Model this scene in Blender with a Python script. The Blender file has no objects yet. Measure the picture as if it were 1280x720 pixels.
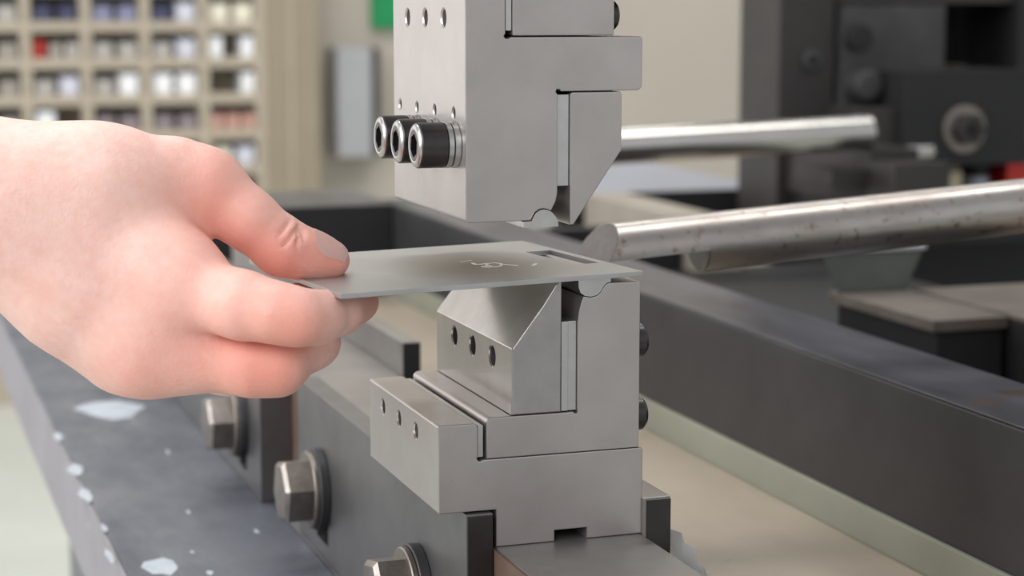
import bpy, bmesh, math, random
import numpy as np
from mathutils import Vector, Matrix
random.seed(4)
C = bpy.context.scene.collection
S = 0.001                      # all numbers below are millimetres
R = math.radians

# ------------------------------------------------------------------ camera, world, light, exposure
cam = bpy.data.objects.new('camera', bpy.data.cameras.new('camera'))
C.objects.link(cam); bpy.context.scene.camera = cam
cam.location = (-0.1471, -0.4419, 0.1330)
cam.rotation_euler = (R(90 - 8.25), 0, R(-18.9))
cam.data.sensor_width = 36.0
cam.data.lens = 36.0 * 2400 / 1280
cam.data.clip_start = 0.02; cam.data.clip_end = 50
cam.data.dof.use_dof = True
cam.data.dof.focus_distance = 0.487
cam.data.dof.aperture_fstop = 15.5

world = bpy.data.worlds.new('world'); bpy.context.scene.world = world
world.use_nodes = True
world.node_tree.nodes['Background'].inputs[0].default_value = (0.93, 0.96, 1.0, 1)
world.node_tree.nodes['Background'].inputs[1].default_value = 0.55

def area(name, loc, target, sx, sy, power, col=(1, 1, 1)):
    l = bpy.data.lights.new(name, 'AREA'); l.shape = 'RECTANGLE'; l.size = sx; l.size_y = sy
    l.energy = power; l.color = col
    o = bpy.data.objects.new(name, l); C.objects.link(o); o.location = loc
    o.rotation_euler = (Vector(target) - Vector(loc)).to_track_quat('-Z', 'Y').to_euler()
    return o
# rows of shop tubes overhead, a tall window wall away to the left
area('ceiling_tubes_near', (0.1, 0.35, 1.75), (0.1, 0.3, 0), 2.4, 0.5, 26, (1, 0.98, 0.95))
area('ceiling_tubes_far', (0.2, 1.75, 1.75), (0.2, 2.0, 0), 2.6, 0.5, 30, (1, 0.97, 0.92))
area('window_light', (-2.2, 0.15, 0.9), (0, 0.1, 0.05), 1.6, 1.4, 48, (0.93, 0.96, 1.0))
area('fill_back_left', (-1.15, 2.3, 0.45), (0, 0.1, 0.0), 1.2, 1.3, 7, (0.95, 0.97, 1.0))  # added fill, no real window: gives the left faces a bright reflection
area('fill_behind', (0.9, -2.3, 0.8), (0.05, 0.1, 0.05), 2.2, 1.6, 3.6, (1.0, 0.97, 0.95))  # added fill behind the camera, lifts the steel front faces

area('fill_front_left', (-1.3, -1.7, 1.2), (0, 0.05, 0.05), 1.4, 1.2, 24, (0.97, 0.98, 1.0))  # added fill, brightens the hand without mirroring in the steel

vs = bpy.context.scene.view_settings
vs.view_transform = 'Standard'; vs.look = 'None'; vs.gamma = 1; vs.use_curve_mapping = False
vs.exposure = -0.07

# ------------------------------------------------------------------ materials
def srgb(r, g, b):
    f = lambda c: (c / 255 / 12.92) if c / 255 < 0.04045 else ((c / 255 + 0.055) / 1.055) ** 2.4
    return (f(r), f(g), f(b), 1)

def mat(name, col, rough=0.5, metal=0.0, col2=None, scale=60, amount=0.5, bump=0.0, bscale=400,
        stretch=(1, 1, 1), spots=None, sscale=150, sthr=0.62, ssoft=.05, rvar=0.0, coat=0.0):
    m = bpy.data.materials.new(name); m.use_nodes = True
    nt = m.node_tree; N = nt.nodes; L = nt.links; p = N['Principled BSDF']
    p.inputs['Base Color'].default_value = col
    p.inputs['Roughness'].default_value = rough; p.inputs['Metallic'].default_value = metal
    p.inputs['Coat Weight'].default_value = coat
    tc = N.new('ShaderNodeTexCoord'); mp = N.new('ShaderNodeMapping')
    mp.inputs['Scale'].default_value = stretch; L.new(tc.outputs['Object'], mp.inputs[0])
    out = None
    if col2 is not None:
        n = N.new('ShaderNodeTexNoise'); n.inputs['Scale'].default_value = scale; n.inputs['Detail'].default_value = 6
        n.inputs['Roughness'].default_value = 0.62
        L.new(mp.outputs[0], n.inputs['Vector'])
        rp = N.new('ShaderNodeValToRGB'); rp.color_ramp.elements[0].position = 0.5 - 0.22 / max(amount, .05) * .5
        rp.color_ramp.elements[1].position = 0.5 + 0.22 / max(amount, .05) * .5
        rp.color_ramp.elements[0].color = col; rp.color_ramp.elements[1].color = col2
        L.new(n.outputs['Fac'], rp.inputs[0]); out = rp.outputs[0]
        if rvar:
            mr = N.new('ShaderNodeMapRange'); mr.inputs['To Min'].default_value = rough - rvar; mr.inputs['To Max'].default_value = rough + rvar
            mr.inputs['From Min'].default_value = .3; mr.inputs['From Max'].default_value = .7
            L.new(n.outputs['Fac'], mr.inputs[0]); L.new(mr.outputs[0], p.inputs['Roughness'])
    if spots is not None:
        n2 = N.new('ShaderNodeTexNoise'); n2.inputs['Scale'].default_value = sscale; n2.inputs['Detail'].default_value = 3
        L.new(tc.outputs['Object'], n2.inputs['Vector'])
        r2 = N.new('ShaderNodeValToRGB'); r2.color_ramp.elements[0].position = sthr; r2.color_ramp.elements[1].position = sthr + ssoft
        L.new(n2.outputs['Fac'], r2.inputs[0])
        mx = N.new('ShaderNodeMix'); mx.data_type = 'RGBA'
        L.new(r2.outputs[0], mx.inputs[0])
        if out is not None: L.new(out, mx.inputs[6])
        else: mx.inputs[6].default_value = col
        mx.inputs[7].default_value = spots
        out = mx.outputs[2]
    if out is not None: L.new(out, p.inputs['Base Color'])
    if bump:
        n3 = N.new('ShaderNodeTexNoise'); n3.inputs['Scale'].default_value = bscale; n3.inputs['Detail'].default_value = 4
        L.new(mp.outputs[0], n3.inputs['Vector'])
        b = N.new('ShaderNodeBump'); b.inputs['Strength'].default_value = bump; b.inputs['Distance'].default_value = 0.0005
        L.new(n3.outputs['Fac'], b.inputs['Height']); L.new(b.outputs[0], p.inputs['Normal'])
    return m

M = {}
M['steel'] = mat('ground_steel', srgb(172, 165, 162), .33, .78, srgb(184, 177, 174), 55, .5, .06, 900, (1, 1, 1), srgb(120, 112, 106), 620, .745, .05)
M['steel_clean'] = mat('polished_steel', srgb(176, 172, 169), .2, .82, srgb(164, 160, 157), 120, .5, .04, 900)
M['strip'] = mat('spacer_steel', srgb(200, 199, 197), .3, .9, srgb(180, 178, 175), 90, .5)
M['sheet'] = mat('sheet_steel', srgb(186, 186, 188), .38, .75, srgb(168, 165, 160), 28, .6, .03, 1200)
# brown heat stain round the scratched scribble of the sheet
nt = M['sheet'].node_tree; p = nt.nodes['Principled BSDF']; lk = p.inputs['Base Color'].links[0].from_socket
tc = nt.nodes.new('ShaderNodeTexCoord'); mp = nt.nodes.new('ShaderNodeMapping'); mp.vector_type = 'TEXTURE'
mp.inputs['Location'].default_value = (0.004, -0.004, 0.001); mp.inputs['Scale'].default_value = (.026, .030, .05)
gr = nt.nodes.new('ShaderNodeTexGradient'); gr.gradient_type = 'SPHERICAL'
mx = nt.nodes.new('ShaderNodeMix'); mx.data_type = 'RGBA'; mx.inputs[7].default_value = srgb(120, 106, 84)
ml = nt.nodes.new('ShaderNodeMath'); ml.operation = 'MULTIPLY'; ml.inputs[1].default_value = .85
nt.links.new(tc.outputs['Object'], mp.inputs[0]); nt.links.new(mp.outputs[0], gr.inputs[0]); nt.links.new(gr.outputs['Fac'], ml.inputs[0]); nt.links.new(ml.outputs[0], mx.inputs[0])
nt.links.new(lk, mx.inputs[6]); nt.links.new(mx.outputs[2], p.inputs['Base Color'])
M['black_oxide'] = mat('black_oxide_steel', srgb(62, 60, 60), .34, .8, srgb(74, 70, 68), 150, .5)
M['socket'] = mat('socket_recess_shade', srgb(16, 15, 15), .6, .3)  # near-black colour stands in for the shade inside screw sockets
M['ring'] = mat('bright_edge_steel', srgb(185, 183, 180), .3, 1.0)
M['bolt'] = mat('worn_bolt_steel', srgb(158, 150, 143), .36, .85, srgb(122, 114, 108), 160, .6, .15, 700)
M['washer'] = mat('dull_washer_steel', srgb(150, 142, 134), .42, .85, srgb(130, 122, 114), 180, .5)
M['washer_dark'] = mat('dark_washer', srgb(70, 69, 70), .5, .5)
M['clamp'] = mat('dark_clamp_steel', srgb(124, 123, 123), .4, .75, srgb(106, 104, 104), 40, .5, .08, 500)
M['rail'] = mat('rail_steel', srgb(152, 149, 146), .38, .75, srgb(134, 128, 124), 35, .6, .06, 500)
M['rust'] = mat('rusty_side', srgb(126, 100, 84), .6, .4, srgb(104, 84, 74), 60, .6)
M['ledge'] = mat('blue_grey_paint', srgb(100, 104, 114), .42, .1, srgb(78, 81, 89), 45, .7, .1, 200, (1, .45, 1), srgb(200, 203, 206), 75, .77, .06, .2)
M['ledge_side'] = mat('mauve_grey_paint', srgb(142, 138, 142), .6, 0, srgb(130, 126, 130), 40, .6, 0, 1, (1, 1, 1), srgb(206, 206, 208), 60, .72)
M['chip'] = mat('bare_chipped_paint', srgb(180, 186, 192), .6, 0, srgb(150, 157, 166), 120, .5)
M['table'] = mat('oily_tan_table', srgb(168, 156, 140), .4, .0, srgb(148, 136, 122), 18, .6, 0, 1, (1, .5, 1), srgb(128, 112, 94), 30, .68)
M['rim'] = mat('pale_green_paint', srgb(150, 152, 136), .5, 0, srgb(138, 138, 124), 30, .5)
M['beam'] = mat('dark_beam_paint', srgb(56, 55, 56), .42, .1, srgb(46, 45, 46), 40, .6, .1, 120)
M['beam_top'] = mat('scuffed_beam_top', srgb(50, 49, 53), .3, .35, srgb(84, 84, 94), 22, .75, .1, 120, (1.6, .5, 1), srgb(74, 62, 54), 40, .64, .06)
M['rod'] = mat('scratched_bar_steel', srgb(178, 172, 167), .33, .95, srgb(150, 142, 136), 60, .6, .2, 300, (.4, 1, 1), srgb(124, 106, 90), 300, .6, .16, .06)
M['chrome'] = mat('chromed_rod', srgb(200, 198, 194), .24, 1.0, srgb(190, 186, 180), 40, .4)
M['cut'] = mat('sawn_end_steel', srgb(120, 114, 110), .5, .7, srgb(98, 92, 88), 200, .5)
M['machine'] = mat('machine_dark_brown', srgb(56, 52, 50), .5, .2, srgb(45, 42, 41), 30, .5)
M['machine_grey'] = mat('machine_grey', srgb(76, 75, 74), .45, .4, srgb(58, 57, 57), 30, .6)
M['black'] = mat('machine_black', srgb(20, 20, 22), .6, .1, srgb(27, 26, 27), 40, .5)
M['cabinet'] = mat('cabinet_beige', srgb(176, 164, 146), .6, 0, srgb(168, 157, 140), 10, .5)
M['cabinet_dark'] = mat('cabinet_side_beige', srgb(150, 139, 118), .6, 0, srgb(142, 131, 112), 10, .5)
M['wall'] = mat('cream_wall', srgb(184, 176, 164), .8, 0, srgb(177, 169, 157), 3, .5)
M['floor'] = mat('pale_floor', srgb(192, 195, 187), .5, 0, srgb(180, 183, 175), 5, .5)
M['bed'] = mat('bed_grey', srgb(110, 110, 112), .6, .1, srgb(96, 96, 98), 12, .5)
M['panel_grey'] = mat('grey_box_paint', srgb(168, 168, 170), .5, .1, srgb(160, 160, 162), 12, .5)
M['pale_beam'] = mat('pale_beige_paint', srgb(158, 150, 138), .45, 0, srgb(140, 132, 120), 14, .5)
M['worn'] = mat('worn_brown_steel', srgb(112, 104, 96), .45, .3, srgb(84, 76, 70), 30, .6)
M['blue_steel'] = mat('blue_grey_sheet', srgb(165, 170, 184), .35, .4, srgb(146, 150, 164), 14, .5)
M['green'] = mat('green_plastic', srgb(16, 140, 80), .5, 0, srgb(20, 128, 74), 20, .5)
M['red'] = mat('red_paint', srgb(196, 40, 24), .45, 0, srgb(176, 34, 22), 30, .5)
M['teal'] = mat('teal_plastic', srgb(50, 126, 118), .5, 0, srgb(44, 112, 106), 60, .5)
M['cream'] = mat('cream_plastic', srgb(206, 196, 168), .5, 0, srgb(190, 178, 150), 40, .5)
M['white'] = mat('white_plastic', srgb(246, 246, 248), .45, 0, srgb(240, 240, 242), 20, .4)
BIN = {
 'white': ((250, 250, 252), 'bright white'), 'pale': ((184, 178, 173), 'pale grey'), 'grey': ((164, 156, 148), 'dull grey'),
 'navy': ((72, 74, 100), 'navy blue'), 'lilac': ((140, 140, 170), 'lilac blue'), 'ice': ((216, 216, 228), 'icy white'),
 'red': ((170, 50, 40), 'red'), 'pink': ((206, 160, 146), 'salmon pink'), 'cream': ((240, 234, 214), 'cream'),
 'mauve': ((146, 134, 138), 'mauve grey'), 'tan': ((196, 182, 160), 'tan')}
for k, (c, _) in BIN.items():
    M['bin_' + k] = mat('bin_plastic_' + k, srgb(*c), .45, 0, srgb(*[int(v * .95) for v in c]), 30, .5)

# clear plastic
m = bpy.data.materials.new('clear_plastic'); m.use_nodes = True
p = m.node_tree.nodes['Principled BSDF']; p.inputs['Transmission Weight'].default_value = .3
p.inputs['Roughness'].default_value = .12; p.inputs['IOR'].default_value = 1.4; p.inputs['Base Color'].default_value = (.95, .96, .97, 1)
nz = m.node_tree.nodes.new('ShaderNodeTexNoise'); nz.inputs['Scale'].default_value = 300
bp = m.node_tree.nodes.new('ShaderNodeBump'); bp.inputs['Strength'].default_value = .5; bp.inputs['Distance'].default_value = .001
m.node_tree.links.new(nz.outputs['Fac'], bp.inputs['Height']); m.node_tree.links.new(bp.outputs[0], p.inputs['Normal'])
M['clear'] = m

# skin: base tone, blotches, and the redness of knuckles / fingertips stored per vertex
m = bpy.data.materials.new('skin'); m.use_nodes = True
nt = m.node_tree; N = nt.nodes; L = nt.links; p = N['Principled BSDF']
tc = N.new('ShaderNodeTexCoord')
n1 = N.new('ShaderNodeTexNoise'); n1.inputs['Scale'].default_value = 90; n1.inputs['Detail'].default_value = 6; L.new(tc.outputs['Object'], n1.inputs['Vector'])
r1 = N.new('ShaderNodeValToRGB'); r1.color_ramp.elements[0].position = .36; r1.color_ramp.elements[1].position = .64
r1.color_ramp.elements[0].color = srgb(236, 187, 173); r1.color_ramp.elements[1].color = srgb(244, 203, 191)
n1b = N.new('ShaderNodeTexNoise'); n1b.inputs['Scale'].default_value = 420; n1b.inputs['Detail'].default_value = 5; L.new(tc.outputs['Object'], n1b.inputs['Vector'])
av = N.new('ShaderNodeMix'); av.inputs[0].default_value = .45; L.new(n1.outputs['Fac'], av.inputs[2]); L.new(n1b.outputs['Fac'], av.inputs[3])
L.new(av.outputs[0], r1.inputs[0])
at = N.new('ShaderNodeAttribute'); at.attribute_name = 'flush'
mx = N.new('ShaderNodeMix'); mx.data_type = 'RGBA'; L.new(at.outputs['Fac'], mx.inputs[0]); L.new(r1.outputs[0], mx.inputs[6])
mx.inputs[7].default_value = srgb(228, 146, 126)
L.new(mx.outputs[2], p.inputs['Base Color'])
p.inputs['Roughness'].default_value = .58
p.inputs['Subsurface Weight'].default_value = .25; p.inputs['Subsurface Radius'].default_value = (1.0, .35, .2); p.inputs['Subsurface Scale'].default_value = .0025
n2 = N.new('ShaderNodeTexNoise'); n2.inputs['Scale'].default_value = 900; n2.inputs['Detail'].default_value = 3; L.new(tc.outputs['Object'], n2.inputs['Vector'])
v2 = N.new('ShaderNodeTexVoronoi'); v2.inputs['Scale'].default_value = 1100; L.new(tc.outputs['Object'], v2.inputs['Vector'])
ad = N.new('ShaderNodeMath'); ad.operation = 'ADD'; L.new(n2.outputs['Fac'], ad.inputs[0]); L.new(v2.outputs['Distance'], ad.inputs[1])
b2 = N.new('ShaderNodeBump'); b2.inputs['Strength'].default_value = .14; b2.inputs['Distance'].default_value = .0004
L.new(ad.outputs[0], b2.inputs['Height']); L.new(b2.outputs[0], p.inputs['Normal'])
M['skin'] = m
M['nail'] = mat('nail_keratin', srgb(248, 214, 204), .36, 0, srgb(250, 220, 212), 120, .5)
np_ = M['nail'].node_tree.nodes['Principled BSDF']; np_.inputs['Subsurface Weight'].default_value = .25; np_.inputs['Subsurface Radius'].default_value = (1.0, .4, .25); np_.inputs['Subsurface Scale'].default_value = .002

# ------------------------------------------------------------------ helpers
def thing(name, label, cat, loc=(0, 0, 0), group=None):
    o = bpy.data.objects.new(name, None); C.objects.link(o); o.empty_display_size = .01
    o.location = Vector(loc) * S; o['label'] = label; o['category'] = cat
    if group: o['group'] = group
    o['o'] = [float(v) for v in loc]
    return o
def tag(o, label, cat, group=None):
    o['label'] = label; o['category'] = cat
    if group: o['group'] = group
    return o

def finish(name, bm, m, parent=None, loc=(0, 0, 0), smooth=35, label=None):
    """bm is in millimetres, in world position (or in the parent's frame when the parent's chain gives an offset)."""
    off = Vector((0, 0, 0)); q = parent
    if parent is not None:
        while q is not None:
            off += q.matrix_basis.translation / S; q = q.parent
    base = Vector(loc)
    org = base if parent is None else Vector((0, 0, 0))
    bmesh.ops.transform(bm, matrix=Matrix.Scale(S, 4) @ Matrix.Translation(-(off + org)), verts=bm.verts)
    bmesh.ops.recalc_face_normals(bm, faces=bm.faces)
    me = bpy.data.meshes.new(name); bm.to_mesh(me); bm.free()
    me.materials.append(m)
    if smooth:
        me.polygons.foreach_set('use_smooth', [True] * len(me.polygons))
        try: me.set_sharp_from_angle(angle=R(smooth))
        except Exception: pass
    o = bpy.data.objects.new(name, me); C.objects.link(o)
    if smooth:
        wn = o.modifiers.new('weighted_normals', 'WEIGHTED_NORMAL'); wn.keep_sharp = True; wn.weight = 100
    if parent is not None: o.parent = parent
    else: o.location = base * S
    if label: o['label'] = label
    return o

def bevel(bm, w, seg=2):
    if w: bmesh.ops.bevel(bm, geom=[e for e in bm.edges if e.is_manifold and e.calc_face_angle(0) > .4], offset=w, offset_type='OFFSET', segments=seg, profile=.6, affect='EDGES', clamp_overlap=True)
def box(x0, x1, y0, y1, z0, z1, bv=.4, bm=None):
    b = bmesh.new()
    bmesh.ops.create_cube(b, size=1, matrix=Matrix.Translation(((x0 + x1) / 2, (y0 + y1) / 2, (z0 + z1) / 2)) @ Matrix.Diagonal((abs(x1 - x0), abs(y1 - y0), abs(z1 - z0), 1)))
    bevel(b, bv)
    return merge(bm, b)
def merge(bm, b):
    if bm is None: return b
    me = bpy.data.meshes.new('tmp'); b.to_mesh(me); b.free(); bm.from_mesh(me); bpy.data.meshes.remove(me); return bm
def prism(poly, y0, y1, bv=.4, axis='y', bm=None):
    """extrude an outline; axis y: outline is (x, z)."""
    b = bmesh.new()
    P = {'y': lambda a, c, t: (a, t, c), 'x': lambda a, c, t: (t, a, c), 'z': lambda a, c, t: (a, c, t)}[axis]
    v0 = [b.verts.new(P(a, c, y0)) for a, c in poly]; v1 = [b.verts.new(P(a, c, y1)) for a, c in poly]
    n = len(poly)
    b.faces.new(v0); b.faces.new(list(reversed(v1)))
    for i in range(n): b.faces.new((v0[i], v1[i], v1[(i + 1) % n], v0[(i + 1) % n]))
    bmesh.ops.recalc_face_normals(b, faces=b.faces)
    bevel(b, bv)
    return merge(bm, b)
def fillet(poly, rad):
    """round chosen outline corners; rad: {index: radius}"""
    out = []; n = len(poly)
    for i, p in enumerate(poly):
        if i not in rad: out.append(p); continue
        p_ = Vector(p); a = (Vector(poly[i - 1]) - p_).normalized(); c = (Vector(poly[(i + 1) % n]) - p_).normalized()
        r = rad[i]; half = a.angle(c) / 2; d_ = r / math.tan(half)
        cen = p_ + (a + c).normalized() * (r / math.sin(half)); s0 = p_ + a * d_; s1 = p_ + c * d_
        v0 = s0 - cen; v1 = s1 - cen; th = v0.angle(v1); sg = 1 if v0.x * v1.y - v0.y * v1.x > 0 else -1
        for k in range(6):
            q = sg * th * k / 5; out.append((cen.x + v0.x * math.cos(q) - v0.y * math.sin(q), cen.y + v0.x * math.sin(q) + v0.y * math.cos(q)))
    return out
def block(poly, y0, y1, c=.4):
    """(x, z) outline extruded along y, with rounded front and back rims"""
    b = bmesh.new(); n = len(poly)
    ar = sum(poly[i][0] * poly[(i + 1) % n][1] - poly[(i + 1) % n][0] * poly[i][1] for i in range(n)); sg = 1 if ar > 0 else -1
    def inset(w):
        o = []
        for i in range(n):
            p = Vector(poly[i]); e0 = (p - Vector(poly[i - 1])).normalized(); e1 = (Vector(poly[(i + 1) % n]) - p).normalized()
            n0 = Vector((-e0.y, e0.x)) * sg; n1 = Vector((-e1.y, e1.x)) * sg
            m_ = n0 + n1; m_ = m_ / max(m_.dot(m_) / 2, .5)
            o.append(p + m_ * w)
        return o
    loops = []
    for y, w in ((y0, c), (y0 + c * .3, c * .3), (y0 + c, 0), (y1 - c, 0), (y1 - c * .3, c * .3), (y1, c)):
        loops.append([b.verts.new((q.x, y, q.y)) for q in inset(w)])
    for A_, B_ in zip(loops, loops[1:]):
        for i in range(n): b.faces.new((A_[i], A_[(i + 1) % n], B_[(i + 1) % n], B_[i]))
    b.faces.new(loops[0]); b.faces.new(loops[-1][::-1])
    bmesh.ops.recalc_face_normals(b, faces=b.faces)
    return b
def lathe(prof, p, axis, n=32, bm=None, phase=0.0, closed=False):
    """prof: (distance along axis, radius) list, swept round axis from point p."""
    b = bmesh.new(); a = Vector(axis).normalized()
    u = a.orthogonal().normalized() if abs(a.z) > .9 else Vector((0, 0, 1)).cross(a).normalized(); v = a.cross(u)
    rings = []
    for t, r in prof:
        c = Vector(p) + a * t
        if r < 1e-6: rings.append([b.verts.new(c)])
        else: rings.append([b.verts.new(c + (u * math.cos(phase + 2 * math.pi * k / n) + v * math.sin(phase + 2 * math.pi * k / n)) * r) for k in range(n)])
    for A, B in zip(rings, rings[1:] + (rings[:1] if closed else [])):
        for k in range(n):
            f = [A[k % len(A)], A[(k + 1) % len(A)], B[(k + 1) % len(B)], B[k % len(B)]]
            f = list(dict.fromkeys(f))
            if len(f) > 2: b.faces.new(f)
    for Rr in () if closed else (rings[0], rings[-1]):
        if len(Rr) > 2: b.faces.new(Rr)
    bmesh.ops.recalc_face_normals(b, faces=b.faces)
    return merge(bm, b)
def cut(bm, cutters):
    """boolean difference of closed meshes"""
    def ob(b):
        me = bpy.data.meshes.new('t'); b.to_mesh(me); o = bpy.data.objects.new('t', me); C.objects.link(o); return o
    o = ob(bm); bm.free(); cs = [ob(c) for c in cutters]
    for c in cs:
        md = o.modifiers.new('b', 'BOOLEAN'); md.operation = 'DIFFERENCE'; md.object = c; md.solver = 'EXACT'
    dg = bpy.context.evaluated_depsgraph_get(); dg.update()
    ev = o.evaluated_get(dg); me = bpy.data.meshes.new_from_object(ev)
    r = bmesh.new(); r.from_mesh(me)
    for q in [o] + cs:
        d = q.data; bpy.data.objects.remove(q); bpy.data.meshes.remove(d)
    bpy.data.meshes.remove(me)
    return r
def hole(x, y, z, r, depth=8, cs=.5):
    """cutter for a countersunk hole in a face whose outward normal is -X"""
    return lathe([(-2, r + cs + 2), (0, r + cs), (cs, r), (depth, r)], (x, y, z), (1, 0, 0), 20)
def copy_tree(o, parent=None, delta=None):
    c = o.copy(); C.objects.link(c); c.parent = parent
    if delta is not None: c.location = c.location + Vector(delta) * S
    for ch in list(o.children): copy_tree(ch, c)
    return c
def struct(name, bm, m, smooth=0):
    o = finish(name, bm, m, None, smooth=smooth); o['kind'] = 'structure'; return o

# ------------------------------------------------------------------ room shell
struct('floor', box(-3000, 3500, -2500, 2900, -540, -480, 0), M['floor'])
struct('wall_back', box(-3000, 3500, 2692, 2800, -480, 1400, 0), M['wall'])

# ------------------------------------------------------------------ press bed
t = thing('press_bed', 'grey cast press bed with tan oily table top and blue-grey side ledge', 'machine', (60, 200, -480))
finish('base', box(-30, 425, -80, 768, -480, -90, 3), M['bed'], t)
finish('table_top', box(47.3, 425, -85, 768, -90, -34.02, 1), M['table'], t)
finish('rail_seat', box(-8.7, 47.2, -85, 768, -90, -45.1, 1), M['bed'], t)
led = finish('side_ledge', box(-71, -8.9, -90, 760, -81, -45, .8), M['ledge'], t, label='blue-grey painted ledge with chipped paint')
b = box(-71.8, -71, -90, 760, -81, -46.2, .2)
finish('ledge_side', b, M['ledge_side'], t, label='lighter mauve-grey painted side of the ledge')
# chips of bare paint, thin flakes lost from the edge and top
def flake(x, y, z, rx, ry, seed):
    rnd = random.Random(seed); n = 11
    pts = [(x + rx * rnd.uniform(.6, 1.1) * math.cos(2 * math.pi * k / n), y + ry * rnd.uniform(.6, 1.1) * math.sin(2 * math.pi * k / n)) for k in range(n)]
    return prism(pts, z, z + .12, 0, 'z')
for i, (x, y, rx, ry) in enumerate([(-43.5, 419.3, 15.7, 23.1), (-71.0, 306.6, 3.6, 10.8), (-71.5, 368.4, 2.2, 9.4), (-71.9, 265.9, 2.5, 12.1), (-73.9, 180.8, 1.5, 9.5), (-60.1, 162.5, 5.9, 10.8), (-71.3, 216.4, 1.1, 6.3), (-40.2, 228.4, 0.8, 3.3), (-47.4, 176.7, 0.8, 1.9), (-22.2, 195.2, 0.8, 3.0), (-32.3, 325.2, 0.9, 4.3), (-46.1, 151.1, 1.5, 2.6)]):
    finish('paint_chip', flake(x, y, -45.02, rx, ry, i), M['chip'], t, smooth=0)

# centre rail that carries the die
t = thing('die_rail', 'steel centre rail with rusty side carrying the lower die', 'rail', (19, 250, -34))
finish('rail_bar', box(-.2, 39.0, -95, 760, -45, -.02, .3), M['rail'], t)
finish('rail_side', box(-1.0, -.2, -95, 760, -44.9, -.4, .2), M['rust'], t, label='rusty brown side of the rail')

# clamp bars along the rail, with hex bolts
def hexhead(p, l=9.0, af=9.6):
    rc = af / math.cos(R(30))
    b = lathe([(0, rc), (l - 1.2, rc), (l, rc * .86)], p, (-1, 0, 0), 6, phase=R(12))
    return b
def bolt(par, x, y, z):
    h = finish('hex_bolt', hexhead((x - 5.0, y, z)), M['bolt'], par, smooth=20)
    finish('washer', lathe([(0, 12.3), (.3, 12.6), (1.5, 12.6), (1.8, 12.2)], (x - 3.2, y, z), (-1, 0, 0), 40), M['washer'], h, label='bright washer')
    finish('washer', lathe([(0, 12.9), (.3, 13.3), (2.9, 13.3), (3.2, 12.9)], (x, y, z), (-1, 0, 0), 40), M['washer_dark'], h, label='dark thick washer')
t = thing('clamp_bar', 'dark clamp bar along left of rail under the die, with two hex bolts', 'clamp bar', (-5, 95, -34))
b = cut(box(-8.2, -1.05, -1, 190, -44.9, 9.2, .6), [box(-30, 5, y - 8, y + 8, -39, z, 0) for y, z in ((155, -30), (40, -30))])
finish('bar', b, M['clamp'], t)
bolt(t, -8.2, 155, -21.5); bolt(t, -8.2, 40, -22.5)
finish('bar_end', box(-7.9, -1.3, -1.5, -1.02, -44, 8.7, .2), M['black_oxide'], t, label='end face with its shade put in as dark colour')  # thin dark plate: the end's shading is put into its colour
t = thing('clamp_bar', 'dark clamp bar at far left of rail, half hidden behind the hand', 'clamp bar', (-7, 330, -34))
b = cut(box(-13, -1.05, 232, 520, -44.9, 9.2, .6), [box(-30, 5, 258, 272, -39, -29, 0)])
finish('bar', b, M['clamp'], t)
bolt(t, -13, 265, -21.5)
t = thing('clamp_bar', 'short dark clamp bar right of rail beside the die', 'clamp bar', (43, 60, -34))
finish('bar', box(39.1, 47, -1, 150, -44.9, 9.6, .7), M['rail'], t)
finish('bar_end', box(40.2, 46.8, -1.5, -1.02, -44, 9.0, .2), M['black_oxide'], t, label='end face with its shade put in as dark colour')  # same dark plate, shading the right bar's front end by colour
t = thing('clamp_bar', 'dark-ended clamp bar right of rail, behind the die', 'clamp bar', (42, 330, -34))
finish('bar', box(39.2, 46, 226, 560, -44.9, 12.5, .6), M['rail'], t)
finish('bar_end', box(39.3, 45.9, 225.2, 226, -33, 12.2, .2), M['black'], t, label='black end face')

# crumpled scrap of clear plastic beside the right clamp bar
b = bmesh.new(); rnd = random.Random(3)
g = []
for i in range(8):                                       # leaning crinkled corner of clear film
    f = i / 7
    y_ = 4.5 - 27 * f; zt = -.6 - 2.2 * f - 8 * f * f
    g.append([b.verts.new((49.6 + 1.9 * rnd.uniform(-1, 1) + j * .5, y_ + rnd.uniform(-.6, .6), zt + (-33.4 - zt) * j / 5)) for j in range(6)])
for i in range(7):
    for j in range(5): b.faces.new((g[i][j], g[i + 1][j], g[i + 1][j + 1], g[i][j + 1]))
r_ = bmesh.ops.solidify(b, geom=b.faces[:], thickness=.35)
tag(finish('plastic_scrap', b, M['clear'], None, (49, -6, -33.4)), 'crumpled clear plastic scrap beside right clamp bar at bottom', 'plastic')

# ------------------------------------------------------------------ frame around the table
t = thing('frame_beam', 'long dark frame beam running back on the right, scuffed top', 'beam', (165, 270, -34))
finish('beam_body', box(150, 186, -120, 676, -22, 19.8, 1.0), M['beam'], t)
finish('beam_top', box(150.3, 185.7, -119.5, 640, 19.8, 20.5, .3), M['beam_top'], t, label='scuffed blue-grey top face')
finish('foot_strip', box(148.6, 186, -120, 640, -34, -22, .8), M['rim'], t, label='pale greenish strip under the beam')
t = thing('cross_beam', 'black cross beam spanning the back of the table', 'beam', (40, 690, -34))
finish('beam_body', box(35, 149.8, 640, 740, -17, 19.8, 1.0), M['black'], t)
finish('beam_top', box(35.3, 149.8, 640.5, 739, 19.8, 20.4, .3), M['beam_top'], t, label='grey scuffed top face')
finish('foot', box(36, 60, 650, 730, -34, -17, .6), M['black'], t)
finish('foot', box(125, 149, 650, 730, -34, -17, .6), M['black'], t)

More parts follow.
